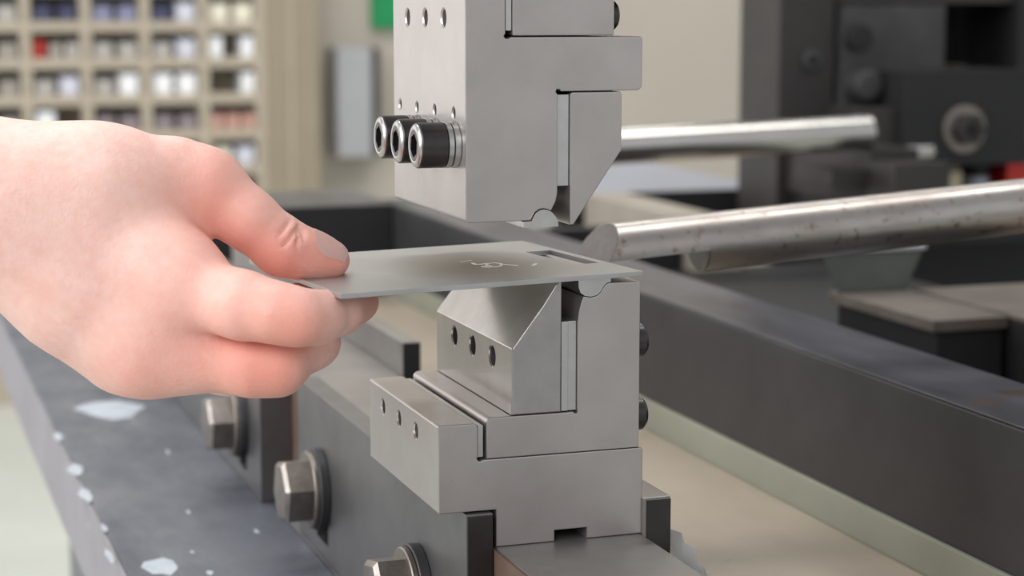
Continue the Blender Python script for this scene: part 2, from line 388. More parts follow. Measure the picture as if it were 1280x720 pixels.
# trough and trays right of the beam
t = thing('trough', 'dark trough bay right of the long beam', 'tray', (225, 200, -34))
finish('trough_floor', box(190, 262, 296, 630, -34, -24, .6), M['black'], t)
finish('trough_floor', box(190, 255, -60, 295, -34, -24, .6), M['black'], t)
finish('trough_back', box(188, 316, 600, 615, -34, 6, .6), M['black'], t)
finish('trough_floor', box(263, 424, 325, 598, -34, -20, .6), M['black'], t)
finish('trough_wall', box(256, 261, -60, 225, -34, -8, .6), M['black'], t)
t = thing('metal_tray', 'grey-green metal tray with a bright rim under the round bar', 'tray', (282, 280, -34))
finish('tray_floor', box(264, 299.5, 231, 320, 3, 8, .6), M['worn'], t, label='worn brownish bottom')
finish('tray_base', box(268, 299, 234, 318, -34, 3, .6), M['black'], t)
finish('tray_wall', prism([(266, 8), (299, 8), (308, 27), (258, 26)], 312, 316, .6), mat('tray_green', srgb(104, 110, 104), .4, .4, srgb(88, 92, 88), 30, .5), t)
finish('rim', box(258, 308, 310, 318, 26, 28, .5), M['panel_grey'], t, label='bright folded rim')
t = thing('machine_block', 'low dark block with a brown top at the right edge', 'block', (385, 200, -34))
finish('block_body', prism([(304, -34), (470, -34), (470, 7), (300, 7)], 95, 308, .8), M['black'], t)
finish('block_top', box(300.3, 470, 96, 307, 7, 9, .4), M['worn'], t, label='brownish worn top')

# ------------------------------------------------------------------ lower die
D0, D1 = 0, 66
t = thing('die_holder', 'ground steel die holder with raised left jaw, on the rail', 'tool holder', (19, 33, 0))
P = [(0, .05), (0, 9.6), (-15, 9.6), (-15, 31.9), (-4.7, 31.9), (-4.7, 23.4), (-4.9, 22.9), (-4.5, 22.3), (-3.9, 22.3), (-3.4, 22.6), (39.5, 22.6), (39.5, .05), (24.2, .05), (24.2, 2.9), (15.6, 2.9), (15.6, .05)]
b = block(fillet(P, {2: .5, 3: .7, 4: 1.3, 9: .5, 10: .9, 11: .4}), D0, D1, .38)
b = cut(b, [hole(-15, y, 26.6, 2.0, 8, .4) for y in (19.9, 35.8, 51.8)])
finish('holder_block', b, M['steel'], t)
finish('spacer_strip', box(-4.55, -3.2, .6, D1 - .6, 23.2, 31.2, .15), M['strip'], t, label='bright thin spacer strip')

t = thing('lower_die', 'ground steel lower die with clamped sloping block, under the sheet', 'die', (19, 33, 22.6))
P = [(-2.5, 22.7), (-2.5, 33.1), (20.6, 33.1), (20.8, 32.7), (21.5, 32.7), (21.6, 33.3), (21.6, 56.4), (21.8, 58.4), (22.3, 60.4), (23.0, 62.2),
     (23.4, 62.25), (24.9, 61.95), (26.6, 62.25), (27.7, 63.2), (28.5, 64.5), (29.2, 65.2), (29.9, 65.4), (38.4, 65.4), (38.4, 22.7)]
finish('die_body', block(fillet(P, {1: 1.5, 17: .7}), D0, D1, .36), M['steel'], t)
P = [(21.6, 66.6), (21.65, 64.6), (22.2, 63.2), (23.3, 62.4), (24.9, 62.1), (26.5, 62.4), (27.6, 63.3), (28.4, 64.65), (29.2, 65.4), (30.3, 65.6), (30.3, 66.6)]
finish('forming_strip', prism(P, D0 - .2, D1, .12), M['strip'], t, label='bright half-round forming strip')
P = [(4.2, 33.3), (4.2, 50), (12.4, 60.6), (16.5, 66.6), (17.25, 66.6), (17.25, 33.3)]
b = cut(block(fillet(P, {1: .5, 3: .15}), D0, D1 - 1, .35), [hole(4.2, y, 45.6, 2.6, 10, .35) for y in (15.7, 32.2, 48.3)])
finish('clamp_block', b, M['steel_clean'], t, smooth=20, label='sloping-topped clamp block with three holes')
finish('spacer_strip', box(17.4, 19.2, .5, D1 - 1, 33.4, 56.1, .15), M['strip'], t, label='bright spacer strip')
finish('spacer_strip', box(19.3, 21.5, .9, D1 - 1, 33.4, 56.1, .15), M['strip'], t, label='second spacer strip')
for y, z in ((11, 49.3), (11, 30.3)):
    b = lathe([(0, 4.1), (.4, 4.4), (2.6, 4.4), (3.6, 3.4), (3.6, 2.4)], (38.4, y - 5, z), (1, 0, 0), 28)
    h = finish('socket_screw', b, M['black_oxide'], t)
    finish('socket', lathe([(0, 2.3), (.05, 2.3)], (42.0, y - 5, z), (1, 0, 0), 6), M['socket'], h)  # flat dark hexagon in place of a shaded hollow

# ------------------------------------------------------------------ upper punch
t = thing('upper_punch', 'ground steel upper punch with overhanging lip and three cap screws', 'punch', (5, 33, 80))
P = [(-7.6, 81.7), (-7.6, 152), (2.6, 152), (2.6, 127.3), (2.2, 126.7), (2.5, 126.2), (3.2, 126.1), (4.0, 126.5), (38.4, 126.5), (38.4, 113.2), (16.9, 113.2), (16.5, 113.7), (15.8, 113.7), (15.6, 113.1), (16.1, 112.5),
     (16.1, 88.5), (15.7, 86.4), (14.9, 84.8), (14.3, 83.9), (13.4, 84.35), (12.3, 84.55), (11.2, 84.35), (10.1, 83.6), (9.4, 82.4), (9.2, 81.7)]
b = block(fillet(P, {0: 1.0, 8: .8, 9: 1.5}), D0, D1 - 1, .42)
b = cut(b, [hole(-7.6, y, 131, 2.2, 9, .4) for y in (18, 34.2, 50.6)] + [hole(-7.6, y, 107.8, 1.35, 7, .35) for y in (9.8, 26.1, 42.2, 58.5)])
finish('punch_body', b, M['steel'], t)
P = [(7.0, 80.1), (7.0, 81.6), (9.25, 81.65), (9.5, 82.4), (10.2, 83.55), (11.2, 84.25), (12.3, 84.45), (13.4, 84.25), (14.4, 83.7), (15.4, 82.6), (16.0, 81.5), (16.1, 80.1)]
finish('forming_strip', prism(P, D0 - .6, D1 - 1, .12), M['strip'], t, label='bright half-round forming strip')
P = [(19.3, 80.4), (20.4, 80.4), (33.0, 98.5), (33.0, 113.0), (19.3, 113.0)]
finish('clamp_block', block(fillet(P, {1: .4, 2: 1.0, 3: .9, 4: .8}), D0, D1 - 1, .42), M['steel'], t, label='clamp block with a slanted lower corner')
finish('spacer_strip', box(16.2, 19.2, .8, D1 - 2, 90, 112.4, .15), M['strip'], t, label='bright spacer strip')
def cap_screw(par, x, y, z):
    a = (-1, 0, 0); r = 5.6
    prof = [(3.2, r - .2), (3.4, r), (9.7, r), (10.5, r - .8), (10.6, r - 1.5)]
    h = lathe(prof, (x, y, z), a, 40)
    h = cut(h, [lathe([(5.5, 3.0), (12, 3.0)], (x, y, z), a, 6, phase=R(20))])
    o = finish('cap_screw', h, M['black_oxide'], par, smooth=30)
    finish('socket', lathe([(5.2, 2.95), (5.6, 2.95)], (x, y, z), a, 6, phase=R(20)), M['socket'], o)
    finish('edge_ring', lathe([(10.25, r - 1.9), (10.62, r - 1.75), (10.72, r - 1.2), (10.45, r - .55), (10.0, r - .25), (9.9, r - 1.0)], (x, y, z), a, 40, closed=True), M['ring'], o, label='bright worn rim of the head')
    finish('washer', lathe([(1.75, r - .2), (1.9, r + .1), (3.1, r + .1), (3.2, r - .2)], (x, y, z), a, 40), M['ring'], o)
    finish('washer', lathe([(0, r - .2), (.15, r + .1), (1.5, r + .1), (1.65, r - .2)], (x, y, z), a, 40), M['strip'], o)
for y in (8.5, 25.0, 41.6): cap_screw(t, -7.6, y, 100.2)

t = thing('punch_holder', 'square steel holder bar above the punch, screw on right', 'tool holder', (17, 33, 127))
finish('holder_bar', box(4.3, 30.8, D0, D1, 126.75, 170, .5), M['steel'], t)
finish('spacer_strip', box(2.75, 4.2, .5, D1 - 1, 128, 152, .12), M['strip'], t, label='bright thin spacer strip')
h = finish('socket_screw', lathe([(0, 3.2), (.3, 3.6), (1.6, 3.6), (2.2, 3.0), (2.2, 2.2)], (30.8, 5, 131.6), (1, 0, 0), 28), M['black_oxide'], t)
finish('socket', lathe([(0, 2.1), (.05, 2.1)], (33.0, 5, 131.6), (1, 0, 0), 6), M['socket'], h)
t = thing('press_ram', 'press ram above the punch holder, out of frame', 'machine', (15, 33, 152))
finish('ram_plate', box(-30, 70, -20, 120, 170, 230, 2), M['machine_grey'], t)
del t['label']; t['label'] = 'grey press ram block above the punch holder'

# ------------------------------------------------------------------ sheet in the hand
t = thing('metal_sheet', 'thin grey sheet with a rectangular slot, pinched by the hand', 'sheet', (-1.2, 30, 67))
bm = bmesh.new()
L0, W0, TH = 80.6, 70.5, 1.25
# sheet frame: origin at the front-right corner, +x to the right edge, +y back
outer = [(-L0, 0), (0, 0), (0, W0), (-L0, W0)]
slot = [(-7.6, 17.6), (-.0, 0), (0, 0), (0, 0)]
sl = (-9.8, -2.4, 18.8, 47.6)
b = box(-L0, 0, 0, W0, -TH, 0, .12)
b = cut(b, [box(sl[0], sl[1], sl[2], sl[3], -5, 5, 0)])
ms = Matrix.Translation((38.8, -.4, 68.05)) @ Matrix.Rotation(R(6.3), 4, 'Z') @ Matrix.Rotation(R(-.55), 4, 'Y')
bmesh.ops.transform(b, matrix=ms, verts=b.verts)
finish('sheet_plate', b, M['sheet'], t)
# hand-scratched marks beside the slot
def scratch(pts, w=.28):
    b = bmesh.new(); V = []
    for i, (x, y) in enumerate(pts):
        j = min(i + 1, len(pts) - 1); k = max(i - 1, 0)
        d_ = Vector((pts[j][0] - pts[k][0], pts[j][1] - pts[k][1])).normalized(); n_ = Vector((-d_.y, d_.x)) * w
        V.append([b.verts.new((x + s * n_.x, y + s * n_.y, z)) for s in (1, -1) for z in (.06, -.02)])
    for A, B in zip(V, V[1:]):
        b.faces.new((A[0], B[0], B[2], A[2])); b.faces.new((A[0], A[1], B[1], B[0])); b.faces.new((A[2], B[2], B[3], A[3])); b.faces.new((A[1], A[3], B[3], B[1]))
    for A in (V[0], V[-1]): b.faces.new((A[0], A[1], A[3], A[2]))
    bmesh.ops.transform(b, matrix=ms, verts=b.verts); return b
bm_ = None
oc = lambda cx, cy, rx, ry: [(cx + rx * math.cos(a * math.pi / 8), cy + ry * math.sin(a * math.pi / 8)) for a in range(17)]
SC = [([(-33.6, 37.31), (-31.89, 38.29), (-29.85, 38.67)], 0.16), ([(-31.58, 34.15), (-32.12, 31.35), (-30.32, 30.93), (-28.26, 31.71)], 0.5), ([(-32.25, 26.66), (-31.34, 24.95), (-29.33, 24.43), (-27.35, 25.64), (-25.54, 29.56), (-26.52, 31.77), (-28.59, 30.99), (-30.36, 28.35), (-29.45, 26.63)], 0.4), ([(-26.04, 28.48), (-24.9, 26.64), (-23.23, 24.13)], 0.16), ([(-20.02, 22.19), (-19.16, 23.08), (-17.5, 25.33)], 0.5)]
for s_ in SC: bm_ = merge(bm_, scratch(*s_))
finish('scratched_mark', bm_, mat('bare_scratch', srgb(240, 238, 234), .55, .0, srgb(226, 224, 220), 300, .5), t, smooth=0, label='bright scratched scribble')

# ------------------------------------------------------------------ the hand: one distance field, meshed by surface nets
palm = [((-276.1, 56.5, 113.9), 26.0, (-125.2, 37.9, 93.0), 14.2),
   ((-276.9, 54.3, 98.1), 26.0, (-125.6, 35.8, 85.5), 13.6),
   ((-125.2, 37.9, 93.0), 14.2, (-90.1, 30.8, 90.3), 13.5),
   ((-125.6, 35.8, 85.5), 13.6, (-96.8, 30.1, 63.7), 13.0),
   ((-107.2, 32.0, 87.6), 14.0, (-76.4, 16.4, 68.8), 10.5),
   ((-109.3, 31.8, 81.8), 13.5, (-81.1, 20.0, 54.0), 10.4),
   ((-96.8, 30.1, 63.7), 13.0, (-86.3, 30.0, 51.5), 9.4),
   ((-103.0, 37.3, 83.0), 16.0, (-86.1, 37.5, 66.4), 13.0),
   ((-90.1, 30.8, 90.3), 13.5, (-68.1, 28.6, 90.2), 8.8),
   ((-93.7, 34.4, 84.6), 11.0, (-75.9, 31.2, 75.7), 7.0),
   ((-76.4, 16.4, 68.8), 10.5, (-81.1, 20.0, 54.0), 10.4),
   ((-81.1, 20.0, 54.0), 10.4, (-85.3, 31.7, 50.7), 9.4)]
index = [((-78.7, 20.5, 69.3), 10.0, (-73.8, 13.1, 66.8), 9.6),
   ((-73.8, 13.1, 66.8), 9.4, (-62.3, 0.2, 64.2), 7.7),
   ((-62.3, 0.2, 64.2), 7.7, (-55.7, -4.9, 62.9), 6.7),
   ((-55.7, -4.9, 62.9), 6.7, (-50.7, -6.8, 61.8), 6.2),
   ((-50.7, -6.8, 61.8), 6.2, (-45.2, -2.9, 61.1), 5.4),
   ((-45.8, -3.8, 61.1), 5.8, (-38.4, 3.3, 61.3), 4.9),
   ((-38.4, 3.3, 61.3), 4.9, (-30.0, 16.5, 61.2), 4.5)]
middle = [((-82.6, 22.6, 53.7), 10.0, (-72.6, 13.4, 50.5), 8.4),
   ((-72.6, 13.4, 50.5), 8.4, (-59.6, 5.4, 48.4), 6.7),
   ((-59.6, 5.4, 48.4), 6.7, (-53.8, 3.4, 48.2), 6.3),
   ((-53.8, 3.4, 48.2), 6.3, (-43.1, 13.2, 52.2), 6.0),
   ((-43.1, 13.2, 52.6), 6.6, (-42.4, 32.0, 58.2), 6.2)]
ring = [((-84.4, 31.3, 50.4), 9.3, (-60.9, 30.0, 45.6), 8.0),
   ((-60.9, 30.0, 45.6), 8.0, (-47.3, 36.2, 47.2), 7.0),
   ((-47.3, 36.2, 47.2), 7.0, (-45.2, 50.5, 54.3), 6.3)]
pinky = [((-85.9, 42.3, 49.4), 9.0, (-67.9, 48.3, 44.9), 7.0),
   ((-67.9, 48.3, 44.9), 7.0, (-55.1, 54.9, 46.7), 6.0),
   ((-55.1, 54.9, 46.7), 6.0, (-50.9, 65.0, 52.4), 5.5)]
thumb = [((-72.3, 30.4, 92.5), 9.5, (-64.9, 27.5, 89.8), 8.6),
   ((-64.9, 27.5, 89.8), 8.6, (-56.4, 23.3, 82.0), 7.2),
   ((-56.4, 23.3, 82.0), 7.2, (-48.5, 21.7, 75.2), 7.0),
   ((-48.5, 21.7, 75.2), 7.0, (-41.7, 22.2, 72.6), 5.8),
   ((-41.7, 22.2, 72.6), 5.8, (-37.9, 22.3, 71.6), 4.7),
   ((-37.9, 22.3, 71.6), 4.7, (-35.3, 21.9, 71.1), 3.9)]
thumb_pad = [((-47.4, 26.5, 74.1), 6.6, (-40.1, 26.8, 71.6), 5.5),
   ((-40.1, 26.8, 71.6), 5.5, (-35.2, 26.6, 70.4), 4.2)]
index_pad = [((-46.2, -0.6, 60.2), 5.6, (-37.2, 8.1, 60.4), 4.8),
   ((-37.2, 8.1, 60.4), 4.8, (-29.8, 20.5, 60.2), 4.3)]
creases = [[(-50.8, 15.1, 78.2), (-49.9, 15.3, 79.1), (-49.1, 15.8, 79.9), (-48.4, 16.4, 80.6), (-47.6, 17.2, 81.3), (-47.0, 18.2, 81.8)], [(-49.7, 14.7, 75.9), (-48.7, 14.8, 77.0), (-47.6, 15.2, 78.1), (-46.7, 16.0, 79.1), (-45.8, 17.0, 79.8), (-45.1, 18.2, 80.4)], [(-46.5, 14.9, 75.6), (-46.1, 15.3, 76.9), (-45.7, 15.9, 78.0), (-45.4, 16.7, 79.1), (-45.1, 17.7, 79.9), (-45.0, 18.9, 80.6)], [(-44.7, 15.9, 76.9), (-44.5, 16.3, 77.6), (-44.3, 16.7, 78.2), (-44.2, 17.2, 78.7), (-44.0, 17.8, 79.2), (-43.9, 18.5, 79.6)]]
nail = ((-36.88, 23.032, 71.379), (0.955, 0.016, -0.295), (0.257, -0.536, 0.804), (0.146, 0.844, 0.516))
flush = [((-66.5, 18.0, 94.5), 14, 0.7), ((-53.0, -15.5, 59.0), 14, 1.0), ((-56.2, -5.8, 45.8), 13, 1.0), ((-75.3, 5.6, 70.2), 18, 0.45), ((-82.7, 9.5, 51.8), 18, 0.6), ((-35.2, 15.6, 72.0), 12, 1.2), ((-59.8, 16.4, 77.8), 16, 0.7), ((-49.5, 14.3, 73.7), 14, 0.9), ((-31.3, 11.4, 60.4), 14, 1.0), ((-65.0, 2.8, 47.1), 16, 0.4), ((-86.1, 20.4, 45.2), 16, 0.7), ((-68.7, 20.3, 83.5), 14, 0.6), ((-60.0, -7.2, 63.3), 22, 0.5), ((-65.3, 0.8, 47.1), 22, 0.5)]

def sdf_cone(G, p1, r1, p2, r2):
    a = np.array(p1, np.float32); b_ = np.array(p2, np.float32); d_ = b_ - a
    pa = [G[i] - a[i] for i in range(3)]
    h = np.clip((pa[0] * d_[0] + pa[1] * d_[1] + pa[2] * d_[2]) / float(d_ @ d_), 0, 1)
    return np.sqrt((pa[0] - h * d_[0]) ** 2 + (pa[1] - h * d_[1]) ** 2 + (pa[2] - h * d_[2]) ** 2) - (r1 + (r2 - r1) * h)
def smin(a, b_, k):
    h = np.maximum(k - np.abs(a - b_), 0) / k
    return np.minimum(a, b_) - h * h * k * .25
def chain(G, segs, k):
    r = None
    for s_ in segs:
        q = sdf_cone(G, *s_); r = q if r is None else smin(r, q, k)
    return r
def hand_field(G):
    f = [chain(G, c, 3.2) for c in (index + index_pad, middle, ring, pinky)]
    fing = f[0]
    for q in f[1:]: fing = smin(fing, q, .9)
    body = chain(G, palm, 10)
    r = smin(body, fing, 4.5)
    r = smin(r, smin(chain(G, thumb, 3.0), chain(G, thumb_pad, 2.0), 3.0), 4.0)
    for cr in creases:                                     # shallow skin folds
        for p1, p2 in zip(cr, cr[1:]):
            q = sdf_cone(G, p1, .22, p2, .22)
            h = np.maximum(.9 - np.abs(r + q), 0) / .9
            r = np.maximum(r, -q) + h * h * .9 * .25
    return r
lo = np.array((-320., -30., 22.)); hi = np.array((-15., 80., 128.)); st = .65
ax_ = [np.arange(lo[i], hi[i], st, dtype=np.float32) for i in range(3)]
F = np.full([len(a) for a in ax_], 50, np.float32)
CH = 48
for i0 in range(0, len(ax_[0]), CH):
    g = np.meshgrid(ax_[0][i0:i0 + CH], ax_[1], ax_[2], indexing='ij', sparse=True)
    F[i0:i0 + CH] = hand_field(g)
def surface_nets(F, lo, st):
    nx, ny, nz = F.shape; ins = F < 0
    cnt = np.zeros((nx - 1, ny - 1, nz - 1), np.int8)
    for dx in (0, 1):
        for dy in (0, 1):
            for dz in (0, 1): cnt += ins[dx:nx - 1 + dx, dy:ny - 1 + dy, dz:nz - 1 + dz]
    act = (cnt > 0) & (cnt < 8); idx = -np.ones(act.shape, np.int64); I = np.argwhere(act); idx[act] = np.arange(len(I))
    acc = np.zeros((len(I), 3)); num = np.zeros(len(I))
    cs = [(0, 0, 0), (1, 0, 0), (0, 1, 0), (1, 1, 0), (0, 0, 1), (1, 0, 1), (0, 1, 1), (1, 1, 1)]
    val = [F[I[:, 0] + c[0], I[:, 1] + c[1], I[:, 2] + c[2]] for c in cs]
    for a in range(8):
        for c in range(a + 1, 8):
            if sum(abs(cs[a][k] - cs[c][k]) for k in range(3)) != 1: continue
            va, vb = val[a], val[c]; m_ = (va < 0) != (vb < 0)
            tt = np.where(m_, va / np.where(m_, va - vb, 1), 0)
            for k in range(3): acc[:, k] += m_ * (cs[a][k] + tt * (cs[c][k] - cs[a][k]))
            num += m_
    V = lo + st * (I + acc / num[:, None])
    Q = []
    for a in range(3):
        b_, c_ = (a + 1) % 3, (a + 2) % 3
        s0 = [slice(None)] * 3; s1 = [slice(None)] * 3; s0[a] = slice(0, -1); s1[a] = slice(1, None)
        ch = ins[tuple(s0)] != ins[tuple(s1)]; E_ = np.argwhere(ch)
        E_ = E_[(E_[:, b_] > 0) & (E_[:, c_] > 0) & (E_[:, b_] < F.shape[b_] - 1) & (E_[:, c_] < F.shape[c_] - 1)]
        e = [E_.copy() for _ in range(4)]
        e[1][:, b_] -= 1; e[2][:, b_] -= 1; e[2][:, c_] -= 1; e[3][:, c_] -= 1
        q = np.stack([idx[x[:, 0], x[:, 1], x[:, 2]] for x in e], 1)
        fl = ins[E_[:, 0], E_[:, 1], E_[:, 2]]
        q[~fl] = q[~fl][:, ::-1]; Q.append(q)
    return V, np.concatenate(Q)
V, Q = surface_nets(F, lo, st); del F
horg = np.array((-90., 30., 75.))
me = bpy.data.meshes.new('hand'); me.from_pydata(((V - horg) * S).tolist(), [], Q.tolist()); me.update()
me.polygons.foreach_set('use_smooth', [True] * len(me.polygons)); me.materials.append(M['skin'])
fl = np.zeros(len(V))
for p_, r_, w_ in flush: fl += w_ * .55 * np.exp(-((V - np.array(p_)) ** 2).sum(1) / (2 * (r_ * .5) ** 2))
at_ = me.attributes.new('flush', 'FLOAT', 'POINT'); at_.data.foreach_set('value', np.clip(fl, 0, .9).astype(np.float32))
hand = bpy.data.objects.new('hand', me); C.objects.link(hand); hand.location = Vector(horg.tolist()) * S
md = hand.modifiers.new('relax', 'SMOOTH'); md.factor = .5; md.iterations = 5
tag(hand, 'bare right hand and forearm from the left, pinching the sheet between thumb and fingers', 'hand')
# thumb nail, a curved plate on the back of the last thumb joint
nc, na, nn, ns = [Vector(v) for v in nail]
b = bmesh.new(); NU, NV = 10, 10; top = []
for i in range(NU + 1):
    u_ = -1 + 2 * i / NU; row = []
    for j in range(NV + 1):
        v_ = -1 + 2 * j / NV
        hw = 50 * (1 - .22 * max(0, -u_) ** 3)
        uu = -.8 + u_ * 4.9 + (.9 if u_ > 0 else -.5) * -(v_ * v_) * abs(u_)
        th = R(hw * v_); dr_ = nn * math.cos(th) + ns * math.sin(th)
        rs = np.linspace(2.0, 10.0, 81, dtype=np.float32); q_ = nc + na * uu      # walk out to the skin
        ff = hand_field([np.float32(q_[k]) + np.float32(dr_[k]) * rs for k in range(3)])
        rr = max(float(rs[int(np.argmax(ff > 0))]) + .12, 3.9 - .3 * v_ * v_)
        row.append(b.verts.new(nc + na * uu + (nn * math.cos(th) + ns * math.sin(th)) * rr))
    top.append(row)
for i in range(NU):
    for j in range(NV): b.faces.new((top[i][j], top[i + 1][j], top[i + 1][j + 1], top[i][j + 1]))
bmesh.ops.solidify(b, geom=b.faces[:], thickness=.4)
finish('thumb_nail', b, M['nail'], hand, smooth=60, label='pale pink thumb nail')

# ------------------------------------------------------------------ round bars
# stepped bar close behind the die: half-moon tongue, then full round
A = Vector((60.5, 95, 59.6)); B = Vector((330, 95, 77.0)); dr = (B - A).normalized()
t = thing('round_bar', 'scratched round bar with half-cut tongue end, behind the die', 'bar', (200, 95, 50))
b = lathe([(37, 9.0), (290, 9.0)], A, dr, 48)
finish('bar_shaft', b, M['rod'], t)
def halfround(r, n=16): return [(r * math.cos(R(-9 + 198 * k / n)), r * math.sin(R(-9 + 198 * k / n))) for k in range(n + 1)]
b = bmesh.new(); u = Vector((0, 1, 0)); w = dr.cross(u) * -1
if w.z < 0: w = -w
r0 = []; r1 = []
for a_, c_ in halfround(9.0):
    r0.append(b.verts.new(A + dr * (1.9 + (c_ + 1.3) * .62 - a_ * .24) + u * a_ + w * c_)); r1.append(b.verts.new(A + dr * 37.2 + u * a_ + w * c_))
n = len(r0)
b.faces.new(r0); b.faces.new(r1[::-1])
for i in range(n): b.faces.new((r0[i], r0[(i + 1) % n], r1[(i + 1) % n], r1[i]))
finish('tongue', b, M['rod'], t, label='half-round tongue with a slanting cut end')
b = bmesh.new(); f0 = []; f1 = []
for a_, c_ in halfround(8.9):
    q = A + dr * (1.9 + (c_ + 1.3) * .62 - a_ * .24) + u * a_ + w * c_
    f0.append(b.verts.new(q - dr * .12)); f1.append(b.verts.new(q + dr * .3))
b.faces.new(f0); b.faces.new(f1[::-1])
for i in range(len(f0)): b.faces.new((f0[i], f0[(i + 1) % len(f0)], f1[(i + 1) % len(f0)], f1[i]))
finish('cut_face', b, M['cut'], t, smooth=0, label='dull dark slanting cut face')
finish('shoulder', lathe([(36.7, 8.7), (37.05, 8.7)], A, dr, 40), M['cut'], t, label='sawn shoulder face')
t = thing('bar_post', 'dark post holding the right end of the stepped round bar', 'post', (345, 80, -34))
finish('post', box(318, 350, 64, 94.5, -34, 120, 1.5), M['machine'], t)
# chromed rod far behind
t = thing('guide_rod', 'blurred bright chrome rod running to the dark machine block', 'rod', (320, 600, 53))
A2 = Vector((190, 600, 51.2)); B2 = Vector((440, 600, 59.3)); d2 = (B2 - A2)
finish('rod', lathe([(0, 9.8), (.6, 10.6), (d2.length - .5, 10.6), (d2.length, 10.2)], A2, d2, 40), M['chrome'], t)

# ------------------------------------------------------------------ dark machine at the right
Y = 700
t = thing('dark_machine', 'dark brown machine frame with black clamp block at right back', 'machine', (520, 760, -480))
finish('column', box(429, 470, Y, Y + 60, -480, 330, 1.5), M['machine'], t)
finish('back_panel', box(470, 700, Y + 70, Y + 90, -480, 330, 1.5), M['black'], t)
finish('face_plate', box(472, 548, Y - 8, Y + 8, 62, 136, 1), M['machine_grey'], t)
finish('header', box(470, 640, Y - 4, Y + 40, 137, 240, 1), M['machine'], t)
finish('plate_boss', lathe([(0, 9), (6, 9), (7, 7)], (481, Y - 8, 115), (0, -1, 0), 24), M['black'], t)
finish('plate_boss', lathe([(0, 10), (16, 10), (18, 7)], (483, Y - 8, 84), (0, -1, 0), 24), M['machine_grey'], t)
h = finish('plate_bolt', lathe([(0, 7), (3, 7), (4, 5)], (452, Y, 100), (0, -1, 0), 24), M['machine_grey'], t)
finish('bolt_socket', lathe([(4, 3.4), (4.6, 3.4)], (452, Y, 100), (0, -1, 0), 6), M['socket'], h)
finish('clamp_block', box(494, 588, Y - 50, Y + 30, 32, 94, 2), M['black'], t)
finish('clamp_block_lower', box(466, 500, Y - 40, Y + 20, 33, 70, 1.5), M['machine'], t)
h = finish('block_bolt', lathe([(0, 15.5), (2.5, 15.5), (3, 14)], (538, Y - 50, 56), (0, -1, 0), 32), M['washer'], t, label='big bolt with a bright washer')
finish('bolt_head', lathe([(3, 11), (10, 11), (11, 9)], (538, Y - 50, 56), (0, -1, 0), 6), M['black_oxide'], h)
finish('bolt_socket', lathe([(11, 5), (11.6, 5)], (538, Y - 50, 56), (0, -1, 0), 6), M['socket'], h)
finish('rod_bracket', box(436, 474, 560, Y, 14, 42.5, 1.5), M['machine'], t)
finish('rod_bracket', box(436, 470, 590, Y, 41, 49.0, 1), M['machine'], t)
finish('bracket_foot', box(441, 472, 640, Y, -60, 14, 1.5), M['machine'], t)
finish('bracket_arm', box(410, 440, 590, 640, 26, 37, 1), M['machine'], t)
finish('stub_rod', lathe([(0, 4.2), (40, 4.2), (41, 3.5)], (456, 620, 44), (1, 0, .02), 20), M['chrome'], t, label='short bright stub rod')
finish('side_column', box(604, 700, Y - 10, Y + 70, 36, 330, 1.5), M['black'], t)
finish('cream_strip', box(584, 603, Y + 50, Y + 66, 9, 94, 1), M['cabinet'], t, label='cream upright strip')
finish('shelf_plate', box(500, 700, Y - 20, Y + 70, -24, 9, 1), M['black'], t)
tag(finish('white_box', box(601, 630, Y - 30, Y - 12, 44, 56, .8), M['cabinet'], None, (615, Y - 20, 44)), 'small cream box at right edge above the red part', 'box')
t = thing('red_part', 'red painted block at right edge on machine shelf', 'block', (620, 700, 9))
finish('block_body', box(588, 660, Y - 26, Y + 20, 9, 32, 2), M['red'], t)
finish('block_cap', box(594, 612, Y - 27, Y + 10, 32, 38, 1.5), M['black'], t)
t = thing('bottle', 'cream bottle with a teal cap on the machine shelf', 'bottle', (549, 690, 9))
finish('body', lathe([(0, 12), (1, 13), (16, 13), (20, 9), (21, 7)], (547, 688, 9), (0, 0, 1), 24), M['cream'], t)
finish('cap', lathe([(21, 7.5), (31, 7.5), (32, 6)], (551, 688, 9), (.05, 0, 1), 20), M['teal'], t)
t = thing('small_jar', 'small white jar with dark lid next to the red part', 'jar', (573, 690, 9))
finish('body', lathe([(0, 8), (1, 9), (12, 9), (13, 7.5)], (573, 688, 9), (0, 0, 1), 24), M['blue_steel'], t)
finish('lid', lathe([(13, 8.6), (20, 8.6), (21, 7.6)], (573, 688, 9), (0, 0, 1), 24), M['black'], t)

# side table and pale beam between wall and machine
t = thing('side_table', 'low steel table with blue-grey top behind the rods', 'table', (420, 860, -480))
finish('table_top', box(300, 466, 775, 1100, 2, 9, 1), M['blue_steel'], t)
finish('apron', box(302, 464, 772, 775, -30, 9, .6), M['black'], t)
for x in (306, 448):
    for y in (785, 1080): finish('leg', box(x, x + 14, y, y + 14, -480, 2, 1), M['machine'], t)
t = thing('pale_beam', 'pale beige beam running back beyond the die', 'beam', (330, 650, -34))
finish('beam_body', prism([(318, -34), (350, -34), (348, 10), (318, 10)], 585, 766, 1), M['pale_beam'], t)

